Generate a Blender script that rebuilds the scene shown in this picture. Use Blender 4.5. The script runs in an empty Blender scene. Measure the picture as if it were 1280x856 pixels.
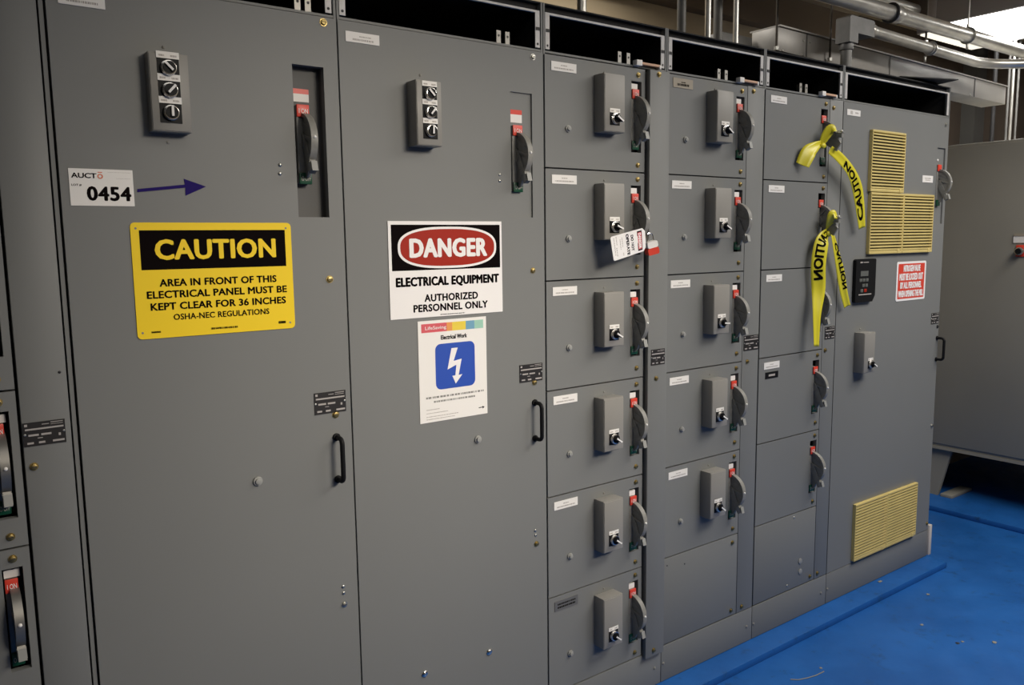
import bpy, bmesh, math, random
from mathutils import Vector, Matrix
random.seed(7)
R = math.radians
PI = math.pi
SC = bpy.context.scene
COL = SC.collection

# ------------------------------------------------------------------ camera
CAM = Vector((-0.2654, -1.9179, 1.6005))
RT = Vector((0.80278, -0.59614, -0.01289))
UP = Vector((0.08448, 0.09231, 0.99214))
FW = Vector((0.59026, 0.79756, -0.12446))
FPX = 1015.27
cd = bpy.data.cameras.new('camera')
cam = bpy.data.objects.new('camera', cd)
COL.objects.link(cam)
cd.sensor_width = 36.0
cd.lens = 36.0 * FPX / 1280.0
cd.clip_start = 0.05
m3 = Matrix((RT, UP, -FW)).transposed()
cam.matrix_world = Matrix.Translation(CAM) @ m3.to_4x4()
SC.camera = cam

# ------------------------------------------------------------------ light
SC.view_settings.view_transform = 'Standard'
SC.view_settings.look = 'None'
SC.view_settings.gamma = 1.0
SC.view_settings.use_curve_mapping = False
SC.view_settings.exposure = 0.12
w = bpy.data.worlds.new('room_air')
SC.world = w
w.use_nodes = True
w.node_tree.nodes['Background'].inputs[0].default_value = (0.9, 0.95, 1.0, 1)
w.node_tree.nodes['Background'].inputs[1].default_value = 0.02


def area(name, loc, sx, sy, power, color, spread=180, aim=None):
    l = bpy.data.lights.new(name, 'AREA')
    l.shape = 'RECTANGLE'
    l.size, l.size_y = sx, sy
    l.energy = power
    l.color = color
    o = bpy.data.objects.new(name, l)
    COL.objects.link(o)
    o.location = loc
    l.spread = R(spread)
    if aim:
        o.rotation_euler = (Vector(aim) - Vector(loc)).to_track_quat('-Z', 'Y').to_euler()
    return o


WARM = (1.0, 0.955, 0.885)
area('aisle_light', (0.2, -1.3, 2.95), 1.2, 0.6, 3.6, WARM, 180)  # unseen lamp added to lift the left-facing sides of boxes and handles
area('aisle_light', (2.75, -1.3, 2.95), 1.2, 0.6, 11, WARM, 180)
area('aisle_light', (2.9, -2.0, 2.95), 1.2, 0.6, 42, WARM, 150)
area('aisle_light', (4.0, -1.3, 2.95), 1.2, 0.6, 29, (1.0, 0.95, 0.88), 180)
area('door_fill_light', (1.7, -3.2, 2.8), 1.2, 0.6, 8.2, (1.0, 0.91, 0.78), 48, (0.85, 0.0, 1.08))  # unseen fill lamp added to brighten the middle of the doors
area('wall_fill_light', (2.2, 0.85, 3.0), 1.2, 0.3, 9.0, WARM, 150)  # unseen lamp added to brighten the wall behind the row
LENS_EMIT = 7.5

# ------------------------------------------------------------------ materials
def mat(name, color, rough=0.5, metal=0.0, noise=0.0, nscale=8.0, bump=0.0, bscale=60.0, emit=0.0, coords='Object', spec=None):
    m = bpy.data.materials.new(name)
    m.use_nodes = True
    nt = m.node_tree
    b = nt.nodes['Principled BSDF']
    c = tuple(color) + (1.0,)
    b.inputs['Base Color'].default_value = c
    b.inputs['Roughness'].default_value = rough
    b.inputs['Metallic'].default_value = metal
    if spec is not None:
        b.inputs['Specular IOR Level'].default_value = spec
    if emit:
        b.inputs['Emission Color'].default_value = c
        b.inputs['Emission Strength'].default_value = emit
    if noise or bump:
        tc = nt.nodes.new('ShaderNodeTexCoord')
    if noise:
        n = nt.nodes.new('ShaderNodeTexNoise')
        n.inputs['Scale'].default_value = nscale
        n.inputs['Detail'].default_value = 6
        nt.links.new(tc.outputs[coords], n.inputs['Vector'])
        rp = nt.nodes.new('ShaderNodeValToRGB')
        rp.color_ramp.elements[0].position = 0.3
        rp.color_ramp.elements[1].position = 0.7
        rp.color_ramp.elements[0].color = tuple(x * (1 - noise) for x in color) + (1,)
        rp.color_ramp.elements[1].color = tuple(min(1, x * (1 + noise)) for x in color) + (1,)
        nt.links.new(n.outputs['Fac'], rp.inputs['Fac'])
        nt.links.new(rp.outputs['Color'], b.inputs['Base Color'])
    if bump:
        n2 = nt.nodes.new('ShaderNodeTexNoise')
        n2.inputs['Scale'].default_value = bscale
        n2.inputs['Detail'].default_value = 3
        nt.links.new(tc.outputs[coords], n2.inputs['Vector'])
        bp = nt.nodes.new('ShaderNodeBump')
        bp.inputs['Strength'].default_value = bump
        bp.inputs['Distance'].default_value = 0.002
        nt.links.new(n2.outputs['Fac'], bp.inputs['Height'])
        nt.links.new(bp.outputs['Normal'], b.inputs['Normal'])
    return m


M = {}
M['paint'] = mat('grey_cabinet_paint', (0.200, 0.203, 0.197), 0.48, noise=0.025, nscale=1.7, bump=0.03, bscale=90, spec=0.35)
M['paintbox'] = mat('grey_box_paint', (0.27, 0.258, 0.235), 0.45, noise=0.02, nscale=3)
M['edge'] = mat('pale_flange', (0.60, 0.58, 0.56), 0.4, noise=0.15, nscale=30)  # pale mottled flange, lighter than the cabinet paint
M['frame'] = mat('dark_frame_steel', (0.022, 0.021, 0.022), 0.6)
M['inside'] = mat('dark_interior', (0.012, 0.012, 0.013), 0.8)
M['black'] = mat('black_plastic', (0.009, 0.009, 0.010), 0.5, spec=0.15)
M['blackink'] = mat('black_ink', (0.006, 0.004, 0.004), 0.7, spec=0.02)
M['handle'] = mat('dark_grey_moulding', (0.24, 0.234, 0.213), 0.48, noise=0.12, nscale=60)
M['grip'] = mat('grey_grip', (0.30, 0.30, 0.285), 0.5)
M['red'] = mat('red_flag', (0.72, 0.055, 0.03), 0.4)
M['green'] = mat('green_flag', (0.004, 0.062, 0.03), 0.4)
M['white'] = mat('white_plate', (0.87, 0.84, 0.80), 0.5)
M['whiteprint'] = mat('white_print', (0.90, 0.87, 0.85), 0.55)
M['whiteknob'] = mat('white_marking', (0.85, 0.83, 0.80), 0.5)
M['tan'] = mat('tan_engraved_plate', (0.36, 0.31, 0.235), 0.5)
M['silverplate'] = mat('grey_engraved_plate', (0.13, 0.13, 0.13), 0.45)
M['faint'] = mat('faint_print', (0.42, 0.38, 0.35), 0.7)
M['chrome'] = mat('chrome', (0.78, 0.77, 0.75), 0.18, 1.0)
M['brass'] = mat('brass', (0.42, 0.32, 0.13), 0.42, 1.0)
M['zinc'] = mat('zinc_screw', (0.55, 0.54, 0.50), 0.38, 1.0)
M['rating'] = mat('black_rating_plate', (0.022, 0.02, 0.02), 0.4)
M['ratingstrip'] = mat('rating_plate_strip', (0.42, 0.39, 0.37), 0.45)
M['yellow'] = mat('sign_yellow', (1.0, 0.70, 0.022), 0.5, spec=0.25)
M['dangerred'] = mat('sign_red', (0.37, 0.020, 0.008), 0.5, spec=0.2)
M['blue'] = mat('notice_blue', (0.018, 0.075, 0.44), 0.5)
M['navy'] = mat('navy_arrow', (0.016, 0.006, 0.12), 0.6, spec=0.1)
M['orange'] = mat('orange_print', (0.75, 0.17, 0.07), 0.6)
M['pyellow'] = mat('print_yellow', (0.82, 0.62, 0.06), 0.6)
M['pred'] = mat('print_red', (0.68, 0.10, 0.12), 0.6)
M['porange'] = mat('print_orange', (0.80, 0.32, 0.08), 0.6)
M['pblue'] = mat('print_sky', (0.16, 0.36, 0.50), 0.6)
M['pteal'] = mat('print_teal', (0.34, 0.60, 0.47), 0.6)
M['grille'] = mat('aged_yellow_plastic', (0.66, 0.52, 0.19), 0.5, noise=0.08, nscale=10)
M['tape'] = mat('caution_tape', (0.75, 0.66, 0.035), 0.35)
M['galv'] = mat('galvanised_steel', (0.70, 0.68, 0.63), 0.33, 0.8, noise=0.18, nscale=9)
M['duct'] = mat('grey_trough_steel', (0.46, 0.44, 0.41), 0.42, 0.2, noise=0.15, nscale=5)
M['castgrey'] = mat('cast_fitting', (0.22, 0.215, 0.205), 0.5, 0.3, noise=0.12, nscale=20)
M['rod'] = mat('dull_rod', (0.09, 0.075, 0.06), 0.6, 0.4)
M['wall'] = mat('tan_wall', (0.50, 0.40, 0.26), 0.85, noise=0.10, nscale=1.2, bump=0.1, bscale=20)
M['wallbrown'] = mat('brown_wall', (0.20, 0.15, 0.10), 0.85, noise=0.12, nscale=1.5)
M['ceil'] = mat('tan_ceiling', (0.42, 0.33, 0.21), 0.9, noise=0.15, nscale=1.0)
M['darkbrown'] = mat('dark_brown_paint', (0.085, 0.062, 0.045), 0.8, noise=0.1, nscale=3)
M['marker'] = mat('marker_strip', (0.66, 0.40, 0.26), 0.6)
M['bus'] = mat('dimmed_steel', (0.30, 0.29, 0.27), 0.45, 0.8)  # shade on the bus brackets put into darker steel, left handles share it
M['nicheshade'] = mat('niche_shade', (0.085, 0.083, 0.081), 0.55)  # shade of the recess painted in as a darker grey
M['endglow'] = mat('end_glow', (1.0, 0.95, 0.80), 0.5, emit=0.95)  # weak glow standing in for light falling on the fixture's end plate
M['column'] = mat('dark_column', (0.11, 0.105, 0.095), 0.7, noise=0.1, nscale=4)
M['rearpaint'] = mat('taupe_cabinet_paint', (0.275, 0.262, 0.225), 0.5, noise=0.04, nscale=2, bump=0.03)
M['lens'] = mat('fluorescent_lens', (1.0, 0.985, 0.95), 0.5, emit=LENS_EMIT)
M['housing'] = mat('fixture_housing', (0.40, 0.39, 0.40), 0.5)
M['display'] = mat('lcd_glass', (0.12, 0.125, 0.115), 0.2)
M['bakelite'] = mat('board_white', (0.62, 0.56, 0.50), 0.7)
M['wirecol'] = mat('dull_wire', (0.30, 0.27, 0.22), 0.6)
M['lockred'] = mat('padlock_red', (0.72, 0.05, 0.025), 0.4)
M['chip'] = mat('pale_chip', (0.26, 0.25, 0.22), 0.8)


def floor_mat():
    m = mat('blue_floor_paint', (0.03, 0.12, 0.36), 0.42, spec=0.3)
    nt = m.node_tree
    b = nt.nodes['Principled BSDF']
    tc = nt.nodes.new('ShaderNodeTexCoord')

    def noise(scale, detail=6, rough=0.6):
        n = nt.nodes.new('ShaderNodeTexNoise')
        n.inputs['Scale'].default_value = scale
        n.inputs['Detail'].default_value = detail
        n.inputs['Roughness'].default_value = rough
        nt.links.new(tc.outputs['Object'], n.inputs['Vector'])
        return n

    def ramp(n, p0, p1, c0, c1):
        r = nt.nodes.new('ShaderNodeValToRGB')
        r.color_ramp.elements[0].position = p0
        r.color_ramp.elements[1].position = p1
        r.color_ramp.elements[0].color = c0
        r.color_ramp.elements[1].color = c1
        nt.links.new(n.outputs['Fac'], r.inputs['Fac'])
        return r
    base = ramp(noise(3.0, 8), 0.3, 0.72, (0.010, 0.085, 0.31, 1), (0.018, 0.130, 0.44, 1))
    grime = ramp(noise(14.0, 8, 0.75), 0.56, 0.72, (0, 0, 0, 1), (1, 1, 1, 1))
    mix = nt.nodes.new('ShaderNodeMix')
    mix.data_type = 'RGBA'
    nt.links.new(grime.outputs['Color'], mix.inputs['Factor'])
    nt.links.new(base.outputs['Color'], mix.inputs['A'])
    mix.inputs['B'].default_value = (0.014, 0.058, 0.16, 1)
    nt.links.new(mix.outputs['Result'], b.inputs['Base Color'])
    rr = ramp(noise(9.0), 0.3, 0.7, (0.34, 0.34, 0.34, 1), (0.55, 0.55, 0.55, 1))
    nt.links.new(rr.outputs['Color'], b.inputs['Roughness'])
    bp = nt.nodes.new('ShaderNodeBump')
    bp.inputs['Strength'].default_value = 0.12
    bp.inputs['Distance'].default_value = 0.004
    nt.links.new(noise(22.0).outputs['Fac'], bp.inputs['Height'])
    nt.links.new(bp.outputs['Normal'], b.inputs['Normal'])
    return m


M['floor'] = floor_mat()

# ------------------------------------------------------------------ mesh helpers
def at(px, py, y=0.0):
    """Point of the photograph's pixel on the vertical plane at depth y."""
    d = RT * ((px - 640) / FPX) + UP * ((428 - py) / FPX) + FW
    t = (y - CAM.y) / d.y
    return CAM + d * t


def atz(px, py, z):
    d = RT * ((px - 640) / FPX) + UP * ((428 - py) / FPX) + FW
    return CAM + d * ((z - CAM.z) / d.z)


_text_cache = {}


def text_geo(body, offset=0.0, spacing=1.0):
    key = (body, offset, spacing)
    if key in _text_cache:
        return _text_cache[key]
    c = bpy.data.curves.new('t', 'FONT')
    c.body = body
    c.offset = offset
    c.space_character = spacing
    c.resolution_u = 3
    o = bpy.data.objects.new('t', c)
    COL.objects.link(o)
    dg = bpy.context.evaluated_depsgraph_get()
    me = bpy.data.meshes.new_from_object(o.evaluated_get(dg))
    vs = [(v.co.x, v.co.y) for v in me.vertices]
    fs = [tuple(p.vertices) for p in me.polygons]
    bpy.data.objects.remove(o)
    bpy.data.curves.remove(c)
    bpy.data.meshes.remove(me)
    x0 = min(v[0] for v in vs); x1 = max(v[0] for v in vs)
    y0 = min(v[1] for v in vs); y1 = max(v[1] for v in vs)
    vs = [((x - x0) / (x1 - x0), (y - y0) / (y1 - y0)) for x, y in vs]
    _text_cache[key] = (vs, fs)
    return vs, fs


class MB:
    """Collects shapes in world coordinates and links them as one mesh object."""

    def __init__(s):
        s.bm = bmesh.new()
        s.mi = 0

    def use(s, i):
        s.mi = i
        return s

    def face(s, pts):
        vs = [s.bm.verts.new(p) for p in pts]
        f = s.bm.faces.new(vs)
        f.material_index = s.mi
        return f

    def box(s, x0, x1, y0, y1, z0, z1, bev=0.0, seg=2):
        t = bmesh.new()
        v = [t.verts.new((x, y, z)) for x in (x0, x1) for y in (y0, y1) for z in (z0, z1)]
        for q in ((0, 1, 3, 2), (4, 6, 7, 5), (0, 4, 5, 1), (2, 3, 7, 6), (0, 2, 6, 4), (1, 5, 7, 3)):
            t.faces.new([v[i] for i in q])
        if bev:
            bmesh.ops.bevel(t, geom=list(t.edges), offset=bev, segments=seg, profile=0.5, affect='EDGES')
        s.merge(t)
        return s

    def merge(s, t, mtx=None):
        if mtx is not None:
            bmesh.ops.transform(t, matrix=mtx, verts=t.verts)
        bmesh.ops.recalc_face_normals(t, faces=t.faces)
        mp = {}
        for v in t.verts:
            mp[v] = s.bm.verts.new(v.co)
        for f in t.faces:
            try:
                nf = s.bm.faces.new([mp[v] for v in f.verts])
                nf.material_index = s.mi
            except ValueError:
                pass
        t.free()

    def cyl(s, p0, p1, r0, r1=None, n=20, bev=0.0):
        p0, p1 = Vector(p0), Vector(p1)
        r1 = r0 if r1 is None else r1
        d = p1 - p0
        t = bmesh.new()
        bmesh.ops.create_cone(t, cap_ends=True, segments=n, radius1=r0, radius2=r1, depth=d.length)
        if bev:
            es = [e for e in t.edges if len(e.link_faces) == 2 and any(len(f.verts) > 4 for f in e.link_faces)]
            bmesh.ops.bevel(t, geom=es, offset=bev, segments=2, profile=0.5, affect='EDGES')
        q = Vector((0, 0, 1)).rotation_difference(d)
        s.merge(t, Matrix.Translation((p0 + p1) / 2) @ q.to_matrix().to_4x4())
        return s

    def ball(s, c, r, sx=1, sy=1, sz=1, n=14):
        t = bmesh.new()
        bmesh.ops.create_uvsphere(t, u_segments=n, v_segments=n // 2 + 1, radius=r)
        s.merge(t, Matrix.Translation(c) @ Matrix.Diagonal((sx, sy, sz, 1)))
        return s

    def tube(s, pts, r, n=12, caps=True):
        pts = [Vector(p) for p in pts]
        rings = []
        ref = None
        for i, p in enumerate(pts):
            if i == 0:
                d = pts[1] - p
            elif i == len(pts) - 1:
                d = p - pts[i - 1]
            else:
                d = (pts[i + 1] - p).normalized() + (p - pts[i - 1]).normalized()
            d.normalize()
            if ref is None:
                a = Vector((0, 0, 1)) if abs(d.z) < 0.9 else Vector((1, 0, 0))
                ref = d.cross(a).normalized()
            ref = (ref - d * ref.dot(d)).normalized()
            b = d.cross(ref)
            rr = r[i] if isinstance(r, (list, tuple)) else r
            rings.append([s.bm.verts.new(p + (ref * math.cos(k * 2 * PI / n) + b * math.sin(k * 2 * PI / n)) * rr) for k in range(n)])
        for a, b in zip(rings, rings[1:]):
            for k in range(n):
                f = s.bm.faces.new((a[k], a[(k + 1) % n], b[(k + 1) % n], b[k]))
                f.material_index = s.mi
        if caps:
            for rg in (rings[0][::-1], rings[-1]):
                f = s.bm.faces.new(rg)
                f.material_index = s.mi
        return s

    def prism(s, poly, axis, a0, a1):
        """poly: 2D points; axis 'x': (y,z) extruded in x; 'y': (x,z) extruded in y; 'z': (x,y)."""
        def P(u, v, a):
            return {'x': (a, u, v), 'y': (u, a, v), 'z': (u, v, a)}[axis]
        t = bmesh.new()
        A = [t.verts.new(P(u, v, a0)) for u, v in poly]
        B = [t.verts.new(P(u, v, a1)) for u, v in poly]
        t.faces.new(A)
        t.faces.new(B[::-1])
        n = len(poly)
        for i in range(n):
            t.faces.new((A[i], B[i], B[(i + 1) % n], A[(i + 1) % n]))
        s.merge(t)
        return s

    def text(s, body, x0, x1, z0, z1, y, offset=0.0, spacing=1.0):
        """lettering stretched into a rectangle of the plane y, read from -y"""
        vs, fs = text_geo(body, 0.0, spacing)
        k = offset * (z1 - z0)
        x0, x1, z0, z1 = x0 + k, x1 - k, z0 + k * 0.7, z1 - k * 0.7
        sh = [(0, 0)]
        if k:
            sh = [(math.cos(R(a)) * k, math.sin(R(a)) * k * 0.7) for a in range(0, 360, 45)] + [(0, 0)]
        for i, (dx, dz) in enumerate(sh):
            s.glyphs(vs, fs, lambda u, v: (x0 + dx + u * (x1 - x0), y - i * 0.00004, z0 + dz + v * (z1 - z0)))
        return s

    def glyphs(s, vs, fs, fn):
        V = [s.bm.verts.new(fn(u, v)) for u, v in vs]
        for f in fs:
            try:
                nf = s.bm.faces.new([V[i] for i in f])
                nf.material_index = s.mi
            except ValueError:
                pass

    def holed(s, x0, x1, z0, z1, y0, y1, hole):
        """a panel with one rectangular opening"""
        a, b, c, d = hole
        s.box(x0, a, y0, y1, z0, z1)
        s.box(b, x1, y0, y1, z0, z1)
        s.box(a, b, y0, y1, z0, c)
        s.box(a, b, y0, y1, d, z1)
        return s

    def build(s, name, mats, parent=None, label=None, smooth=True, weld=False):
        if not isinstance(mats, (list, tuple)):
            mats = [mats]
        org = ORIGIN.get(parent.name, Vector()) if parent else Vector()
        if weld:
            bmesh.ops.remove_doubles(s.bm, verts=s.bm.verts, dist=1e-5)
        me = bpy.data.meshes.new(name)
        if org.length:
            bmesh.ops.translate(s.bm, vec=-org, verts=s.bm.verts)
        s.bm.to_mesh(me)
        s.bm.free()
        for m in mats:
            me.materials.append(m)
        if smooth:
            me.shade_smooth()
            me.set_sharp_from_angle(angle=R(35))
        o = bpy.data.objects.new(name, me)
        COL.objects.link(o)
        if parent:
            o.parent = parent
            ORIGIN[o.name] = org
        if label:
            o['label'] = label
        return o


ORIGIN = {}


def thing(name, label, cat, loc, group=None):
    o = bpy.data.objects.new(name, None)
    o.empty_display_size = 0.05
    COL.objects.link(o)
    o.location = loc
    ORIGIN[o.name] = Vector(loc)
    o['label'] = label
    o['category'] = cat
    if group:
        o['group'] = group
    return o


def tag(o, label, cat, group=None):
    o['label'] = label
    o['category'] = cat
    if group:
        o['group'] = group
    return o


def struct(o):
    o['kind'] = 'structure'
    return o


def rrect(x0, x1, z0, z1, r, n=5):
    p = []
    for cx, cz, a0 in ((x1 - r, z1 - r, 0), (x0 + r, z1 - r, 90), (x0 + r, z0 + r, 180), (x1 - r, z0 + r, 270)):
        for k in range(n + 1):
            a = R(a0 + 90 * k / n)
            p.append((cx + r * math.cos(a), cz + r * math.sin(a)))
    return p


def superellipse(cx, cz, a, b, e=2.6, n=64):
    p = []
    for k in range(n):
        t = 2 * PI * k / n
        c, s_ = math.cos(t), math.sin(t)
        p.append((cx + a * math.copysign(abs(c) ** (2 / e), c), cz + b * math.copysign(abs(s_) ** (2 / e), s_)))
    return p

# ------------------------------------------------------------------ the room
FZ = -0.030
struct(MB().box(-3, 7.2, -4.6, 1.3, FZ - 0.1, FZ).build('floor', M['floor']))
struct(MB().box(-3, 7.2, -4.6, 1.3, 3.05, 3.15).build('ceiling', M['ceil']))
struct(MB().box(-3, 7.2, 1.3, 1.4, FZ, 3.05).build('wall_back', M['wall']))
struct(MB().box(7.2, 7.3, -4.6, 1.3, FZ, 3.05).build('wall_right', M['wallbrown']))
struct(MB().box(-3, 7.2, -4.7, -4.6, FZ, 3.05).build('wall_front', M['wall']))
struct(MB().box(-3.1, -3, -4.6, 1.3, FZ, 3.05).build('wall_left', M['wall']))
struct(MB().box(-1.2, 3.735, -0.10, 0.62, FZ, 0.0, bev=0.004).build('floor_plinth', M['floor']))
struct(MB().box(4.52, 6.2, -1.2, 1.29, FZ, 0.0, bev=0.004).build('floor_plinth', M['floor']))
struct(MB().box(-3, 4.9, 1.22, 1.3, 2.86, 3.05).build('trim_1', M['wallbrown']))
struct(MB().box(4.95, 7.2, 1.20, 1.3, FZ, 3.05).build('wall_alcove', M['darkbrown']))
struct(MB().box(at(1217, 160, 1.1).x, at(1261, 160, 1.1).x, 1.1, 1.2, FZ, 3.04).build('wall_column', M['column']))
struct(MB().box(at(1266, 130, 0.9).x, at(1266, 130, 0.9).x + 0.5, 0.9, 1.19, FZ, 3.04).build('wall_column', M['darkbrown']))

# ------------------------------------------------------------------ small part builders
def screw(parent, x, z, y=0.0, r=0.0065, m='brass', name='latch_screw'):
    b = MB()
    b.cyl((x, y, z), (x, y - 0.006, z), r, n=16, bev=0.0015)
    b.cyl((x, y, z), (x, y - 0.0015, z), r * 1.35, n=16)
    b.use(1).box(x - r * 0.75, x + r * 0.75, y - 0.0064, y - 0.0058, z - 0.0009, z + 0.0009)
    return b.build(name, [M[m], M['frame']], parent)


def dot(parent, x, z, y=0.0, r=0.003, m='zinc', name='rivet'):
    return MB().ball((x, y - 0.0005, z), r, 1, 0.6, 1, 10).build(name, M[m], parent)


def button(parent, x, z, y=0.0, r=0.0105):
    b = MB()
    b.cyl((x, y, z), (x, y - 0.005, z), r, n=22, bev=0.001)
    b.cyl((x, y - 0.004, z), (x, y - 0.010, z), r * 0.68, n=20, bev=0.002)
    return b.build('reset_button', M['grip'], parent)


def printed(b, x0, x1, z0, z1, y, rows):
    """rows of small unreadable strokes: (fraction from top, start, end, height fraction)"""
    h = z1 - z0
    wd = x1 - x0
    for f, a, e, hh in rows:
        x = x0 + a * wd
        end = x0 + e * wd
        while x < end:
            l = random.uniform(0.012, 0.05) * wd
            zc = z1 - f * h
            b.box(x, min(x + l, end), y - 0.0002, y, zc - hh * h / 2, zc + hh * h / 2)
            x += l + random.uniform(0.008, 0.02) * wd


LROWS = ((0.36, 0.38, 0.62, 0.12), (0.70, 0.12, 0.88, 0.15))


def label_plate(parent, x0, x1, z0, z1, m='white', ink='faint', rows=LROWS, y=0.0):
    o = MB().box(x0, x1, y - 0.0018, y, z0, z1).build('label_plate', M[m], parent)
    b = MB()
    printed(b, x0, x1, z0, z1, y - 0.0018, rows)
    b.build('lettering', M[ink], o)
    return o


def rating_plate(parent, x0, x1, z0, z1, y=0.0):
    b = MB()
    b.box(x0, x1, y - 0.0015, y, z0, z1)
    W, H = x1 - x0, z1 - z0

    def st(a, e, f, h=0.07):
        b.box(x0 + a * W, x0 + e * W, y - 0.0019, y - 0.0015, z1 - (f + h / 2) * H, z1 - (f - h / 2) * H)
    b.use(1)
    st(0.04, 0.11, 0.11, 0.1)
    st(0.45, 0.62, 0.12, 0.03)
    st(0.66, 0.95, 0.07, 0.03)
    st(0.66, 0.95, 0.15, 0.02)
    st(0.05, 0.96, 0.29, 0.07)
    st(0.12, 0.36, 0.54, 0.08)
    st(0.42, 0.66, 0.54, 0.08)
    st(0.83, 0.88, 0.62, 0.11)
    st(0.33, 0.45, 0.68, 0.03)
    st(0.08, 0.23, 0.87, 0.08)
    st(0.35, 0.50, 0.87, 0.08)
    st(0.68, 0.96, 0.87, 0.08)
    o = b.build('rating_plate', [M['rating'], M['ratingstrip']], parent)
    for xr in (x0 + 0.04 * W, x1 - 0.04 * W):
        MB().ball((xr, y - 0.0015, z0 + 0.5 * H), 0.0026, 1, 0.5, 1, 8).build('rivet', M['zinc'], o)
    return o


def selector(parent, x, z, y, angle, r=0.0165, plate=0.023, lever=False, depth=0.012):
    """black legend plate with a pale strip, chrome collar, black knob with a white pointer"""
    lg = MB().box(x - plate, x + plate, y - 0.0012, y, z - plate * 0.95, z + plate * 1.5)
    lg.use(1).box(x - plate * 1.04, x + plate * 1.04, y - 0.0018, y - 0.0005, z + plate * 0.88, z + plate * 1.5)
    lg.use(2)
    printed(lg, x - plate, x + plate, z + plate * 0.9, z + plate * 1.48, y - 0.0018, ((0.6, 0.08, 0.35, 0.3), (0.6, 0.62, 0.92, 0.3)))
    lg.build('legend_plate', [M['black'], M['white'], M['faint']], parent)
    b = MB()
    b.cyl((x, y, z), (x, y - depth * 0.55, z), r, n=28, bev=0.001)
    b.cyl((x, y - depth * 0.5, z), (x, y - depth, z), r * 0.97, r * 0.93, n=28, bev=0.0012)
    sw = b.build('selector_switch', M['chrome'], parent)
    k = MB()
    k.cyl((x, y - depth * 0.9, z), (x, y - depth - 0.0022, z), r * 0.78, n=24)
    dx, dz = math.sin(R(angle)), math.cos(R(angle))
    px, pz = dz, -dx
    y1 = y - depth - (0.013 if lever else 0.006)
    hw, L = r * (0.36 if lever else 0.22), r * (1.02 if lever else 0.84)
    poly = [(x + dx * L + px * hw * 0.35, z + dz * L + pz * hw * 0.35), (x + dx * L - px * hw * 0.35, z + dz * L - pz * hw * 0.35),
            (x - dx * L * 0.75 - px * hw, z - dz * L * 0.75 - pz * hw), (x - dx * L * 0.75 + px * hw, z - dz * L * 0.75 + pz * hw)]
    k.prism(poly, 'y', y - depth - 0.001, y1)
    k.build('knob', M['black'], sw)
    hw = r * 0.15
    p = MB()
    poly = [(x + dx * L + px * hw, z + dz * L + pz * hw), (x + dx * L - px * hw, z + dz * L - pz * hw),
            (x - dx * L * 0.6 - px * hw, z - dz * L * 0.6 - pz * hw), (x - dx * L * 0.6 + px * hw, z - dz * L * 0.6 + pz * hw)]
    p.prism(poly, 'y', y1 - 0.0006, y1 + 0.0004)
    # pointer wraps over the end of the fin
    p.prism([(x + dx * L * 1.01 + px * hw, z + dz * L * 1.01 + pz * hw), (x + dx * L * 1.01 - px * hw, z + dz * L * 1.01 - pz * hw),
             (x + dx * L * 0.9 - px * hw, z + dz * L * 0.9 - pz * hw), (x + dx * L * 0.9 + px * hw, z + dz * L * 0.9 + pz * hw)], 'y', y - depth - 0.003, y1)
    p.build('pointer', M['whiteknob'], sw)
    return sw


def control_box(parent, x0, x1, z0, z1, depth, sw, label=None, name='control_box'):
    b = MB()
    b.box(x0, x1, -depth, -0.0005, z0, z1, bev=0.0009)
    b.box(x0 + 0.0015, x1 - 0.0015, -depth - 0.0022, -depth + 0.0005, z0 + 0.002, z1 - 0.004, bev=0.0005)
    o = b.build(name, M['paintbox'], parent)
    for (x, z, a, r, pl) in sw:
        selector(o.parent, x, z, -depth - 0.0022, a, r, pl, name == 'control_box')
    return o


def sector(cy, cz, r0, r1, a0, a1, n=18):
    """outline of an annular sector in (y,z); angle 0 points to -y, 90 up"""
    p = []
    for k in range(n + 1):
        a = R(a0 + (a1 - a0) * k / n)
        p.append((cy - r1 * math.cos(a), cz + r1 * math.sin(a)))
    for k in range(n + 1):
        a = R(a1 + (a0 - a1) * k / n)
        p.append((cy - r0 * math.cos(a), cz + r0 * math.sin(a)))
    return p


def bar2(y0, z0, y1, z1, w0, w1):
    d = Vector((y1 - y0, z1 - z0)).normalized()
    n = Vector((-d.y, d.x))
    return [(y0 + n.x * w0, z0 + n.y * w0), (y1 + n.x * w1, z1 + n.y * w1), (y1 - n.x * w1, z1 - n.y * w1), (y0 - n.x * w0, z0 - n.y * w0)]


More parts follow.
